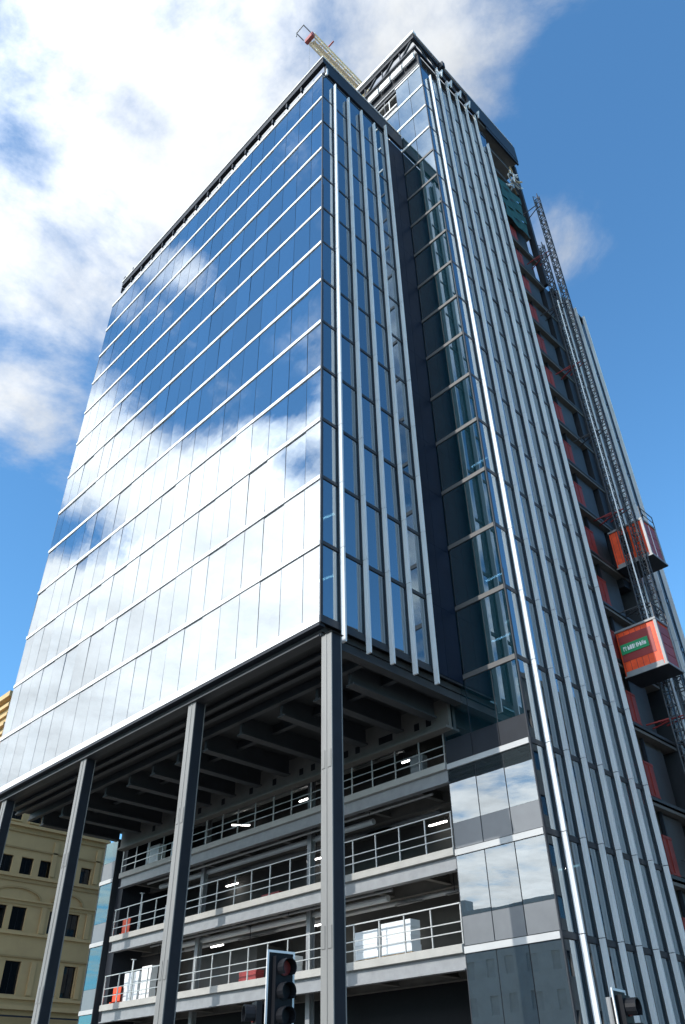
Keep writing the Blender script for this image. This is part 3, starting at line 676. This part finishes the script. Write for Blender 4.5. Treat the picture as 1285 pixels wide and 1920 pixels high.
# ================================================================== strip lights on the open storeys and inside the glass
lights = [(-16.1, 13.7, 17.6, 0), (-23.3, 14.1, 17.6, .9), (-6.9, 13.4, 17.6, 0), (-16.6, 14.9, 14.25, 0), (-25.3, 15.2, 14.25, 0), (-6.4, 14.8, 14.25, 0), (-24.6, 13.8, 10.3, 0), (-7.2, 13.2, 10.3, 0), (-15.1, 14.0, 10.3, 0), (-9.9, 15.3, 9.4, 0), (-30.2, 14.2, 10.3, 0)]
sm = MB().box(-.62, .62, -.05, .05, -.05, .0).mesh('tube', 'tube'); hm = MB().box(-.66, .66, -.07, .07, .002, .06).mesh('housing', 'white')
def strip(x, y, z, rz, hang, label, group):
    e = empty('strip_light', (x, y, z), label, 'light', group, rz)
    ob('tube', sm, e, local=True); ob('housing', hm, e, local=True)
    pt('hanger', MB().box(-.5, -.49, -.01, .01, .06, hang).box(.49, .5, -.01, .01, .06, hang), 'grey', e, local=True)
for x, y, z, a in lights:
    nm = 'upper' if z > 16 else 'middle' if z > 12 else 'lowest'
    lab = 'skewed white strip light under the ceiling of the upper open storey' if a else 'lit white strip light under the ceiling of the %s open storey' % nm
    strip(x, y, z, a, .4, lab, 'strip lights of the %s open storey' % nm)
for x, y, j in ((.5, 13.4, 5), (.4, 13.3, 4), (1.9, 13.8, 1), (1.2, 12.6, 7)):
    strip(x, y, TL[j]-.75, .0, .1, 'lit white strip light shining through the tower glass', 'strip lights behind the tower glass')
for x, y, k in ((-1.6, 1.6, 1), (-1.8, 1.9, 2)):
    strip(x, y, K(k)-.75, .2, .1, 'lit white strip light behind the corner panes of the lower block', 'strip lights behind the block corner')

# ================================================================== things stored on the open storeys
T0, T1, T2 = TL[0]+.12, TL[1]+.12, TL[2]+.12
def crate(x, y, z, w, d, h, m, label, cat):
    e = empty('wrapped_pallet', (x, y, z), label, cat)
    pt('pallet', MB().box(-w/2, w/2, -d/2, d/2, .0, .02).box(-w/2, -w/2+.1, -d/2, d/2, .02, .12).box(-.05, .05, -d/2, d/2, .02, .12).box(w/2-.1, w/2, -d/2, d/2, .02, .12).box(-w/2, w/2, -d/2, d/2, .121, .14), 'timber', e, local=True)
    b = MB(); n = 4
    for i in range(n): b.box(-w/2+.02*((i*7) % 3), w/2-.02*((i*5) % 3), -d/2+.01*(i % 2), d/2-.02, .142+i*(h-.14)/n, .14+(i+1)*(h-.14)/n-.006)
    pt('load', b, m, e, local=True); return e
crate(-7.95, 10.75, T0, 1.6, .7, 1.35, 'sheet', 'pale wrapped pallet load behind the lowest guard rail, left of its taller twin', 'pallet')
crate(-5.95, 10.75, T0, 1.9, .7, 1.5, 'sheet', 'wider pale wrapped pallet load behind the lowest guard rail near the glass bay', 'pallet')
crate(-29.2, 10.9, T0, 1.7, .6, 1.7, 'sheet', 'tall pale sheeted load at the far end of the lowest open storey', 'pallet')
crate(-27.6, 10.9, T0, 1.1, .5, 1.9, 'white', 'bright white sheeted board stack at the far end of the lowest open storey', 'pallet')
crate(-14.4, 11.3, T0, 1.2, .6, 1.0, 'white', 'small white stack on the lowest open storey beside the corner column', 'pallet')
crate(-17.4, 11.0, T0, 1.5, .6, .62, 'red_dark', 'low brick red stack on the lowest open storey', 'pallet')
crate(-16.2, 11.4, T1, 1.6, .6, .5, 'red_dark', 'low brick red stack on the middle open storey', 'pallet')
crate(-28.6, 11.0, T2, 1.3, .6, 1.5, 'sheet', 'grey green cabinet at the far end of the upper open storey', 'cabinet')
crate(-25.9, 11.0, T2, 1.1, .6, 1.3, 'sheet', 'smaller grey green cabinet on the upper open storey', 'cabinet')
crate(-25.8, 11.0, T1, 1.1, .6, 1.3, 'sheet', 'grey green cabinet on the middle open storey', 'cabinet')
crate(-4.2, 10.9, T2, .9, .4, 1.2, 'grey', 'grey board leaning near the glass bay on the upper open storey', 'board')
for x, z, lab in ((-31.0, T1, 'red plastic barrier at the far end of the middle open storey'), (-31.0, T0, 'red plastic barrier at the far end of the lowest open storey')):
    b = MB().box(-.45, .45, -.03, .03, .15, 1.0).box(-.42, -.34, -.2, .2, 0, .15).box(.34, .42, -.2, .2, 0, .15)
    thing1('red_barrier', b, 'red', (x+.6, D1+.5, z), lab, 'barrier')
for z, lab in ((T0, 'lowest'), (T1, 'middle'), (T2, 'upper')):
    for x in (-28.8, -25.4):
        b = MB().tube((0, 0, 0), (0, 0, 1.3), .06, 8).tube((0, 0, 1.3), (0, 0, 2.35), .045, 8).box(-.12, .12, -.12, .12, 0, .02).box(-.12, .12, -.12, .12, 2.34, 2.36)
        thing1('steel_prop', b, 'sheet', (x, D1+.45, z), 'pale steel prop standing at the guard rail of the %s open storey' % lab, 'prop', 'props on the %s open storey' % lab)

# ================================================================== traffic signals
def sig_head(e, z, rz, border, off=(0, 0)):
    """signal head looking along local -Y before rotation"""
    R = Matrix.Rotation(rz, 4, 'Z')
    def place(o): o.location = (off[0], off[1], z); o.rotation_euler = (0, 0, rz); return o
    if border:
        bb = place(pt('backing_board', MB().box(-.25, .25, 0, .02, -1.15, 0), 'black', e, local=True))
        pt('white_border', MB().box(-.27, -.235, -.006, .014, -1.17, .02).box(.235, .27, -.006, .014, -1.17, .02).box(-.234, .234, -.006, .014, -.015, .02).box(-.234, .234, -.006, .014, -1.17, -1.135), 'white', bb, local=True)
    bd = place(pt('housing', MB().box(-.16, .16, -.1, -.008, -1.08, -.07).box(-.14, .14, .021, .1, -1.05, -.1), 'black', e, local=True))
    for i in range(3):
        zz = -.24-i*.33
        v = MB(); n = 12; k = []
        for j in range(n+1):
            t = -.25*math.pi+1.5*math.pi*j/n; t0 = t
            k.append((math.cos(t0)*.135, math.sin(t0)*.135))
        for j in range(n):
            (a, b_), (c, d_) = k[j], k[j+1]; s1 = .9
            v.hexa([(a, -.1, zz+b_), (a, -.27, zz+b_), (c, -.27, zz+d_), (c, -.1, zz+d_), (a*s1, -.1, zz+b_*s1), (a*s1, -.27, zz+b_*s1), (c*s1, -.27, zz+d_*s1), (c*s1, -.1, zz+d_*s1)])
        pt('visor', v, 'black', bd, local=True)
        pt('lens', MB().tube((0, -.101, zz), (0, -.125, zz), .11, 14), 'redlamp' if i == 0 else 'black', bd, local=True)
def signal(x, y, top, rz, label, border=True, second=None):
    e = empty('traffic_signal', (x, y, .12), label, 'traffic light', 'traffic signals at the junction')
    pt('pole', MB().tube((0, 0, 0), (0, 0, top-.2), .057, 12), 'grey', e, local=True)
    c, s = math.cos(rz), math.sin(rz)
    sig_head(e, top-.12, rz, border, (.17*s, -.17*c))
    if second:
        c, s = math.cos(second[0]), math.sin(second[0]); sig_head(e, second[1]-.12, second[0], False, (.22*s, -.22*c))
    pt('bracket', MB().bar((0, 0, top-.5), (.17*math.sin(rz), -.17*math.cos(rz), top-.5), .05), 'black', e, local=True)
    return e
camdir = math.atan2(CAM.y+10.87, CAM.x-10.62)+math.pi/2
signal(10.62, -10.87, 3.72, camdir+math.radians(33), 'black traffic signal with white bordered board in front of the open storeys', True, (camdir-math.radians(75), 3.1))
camdir2 = math.atan2(CAM.y+7.45, CAM.x-14.6)+math.pi/2
signal(14.62, -7.42, 3.06, camdir2+math.radians(68), 'black traffic signal with white bordered board in front of the tower fins')
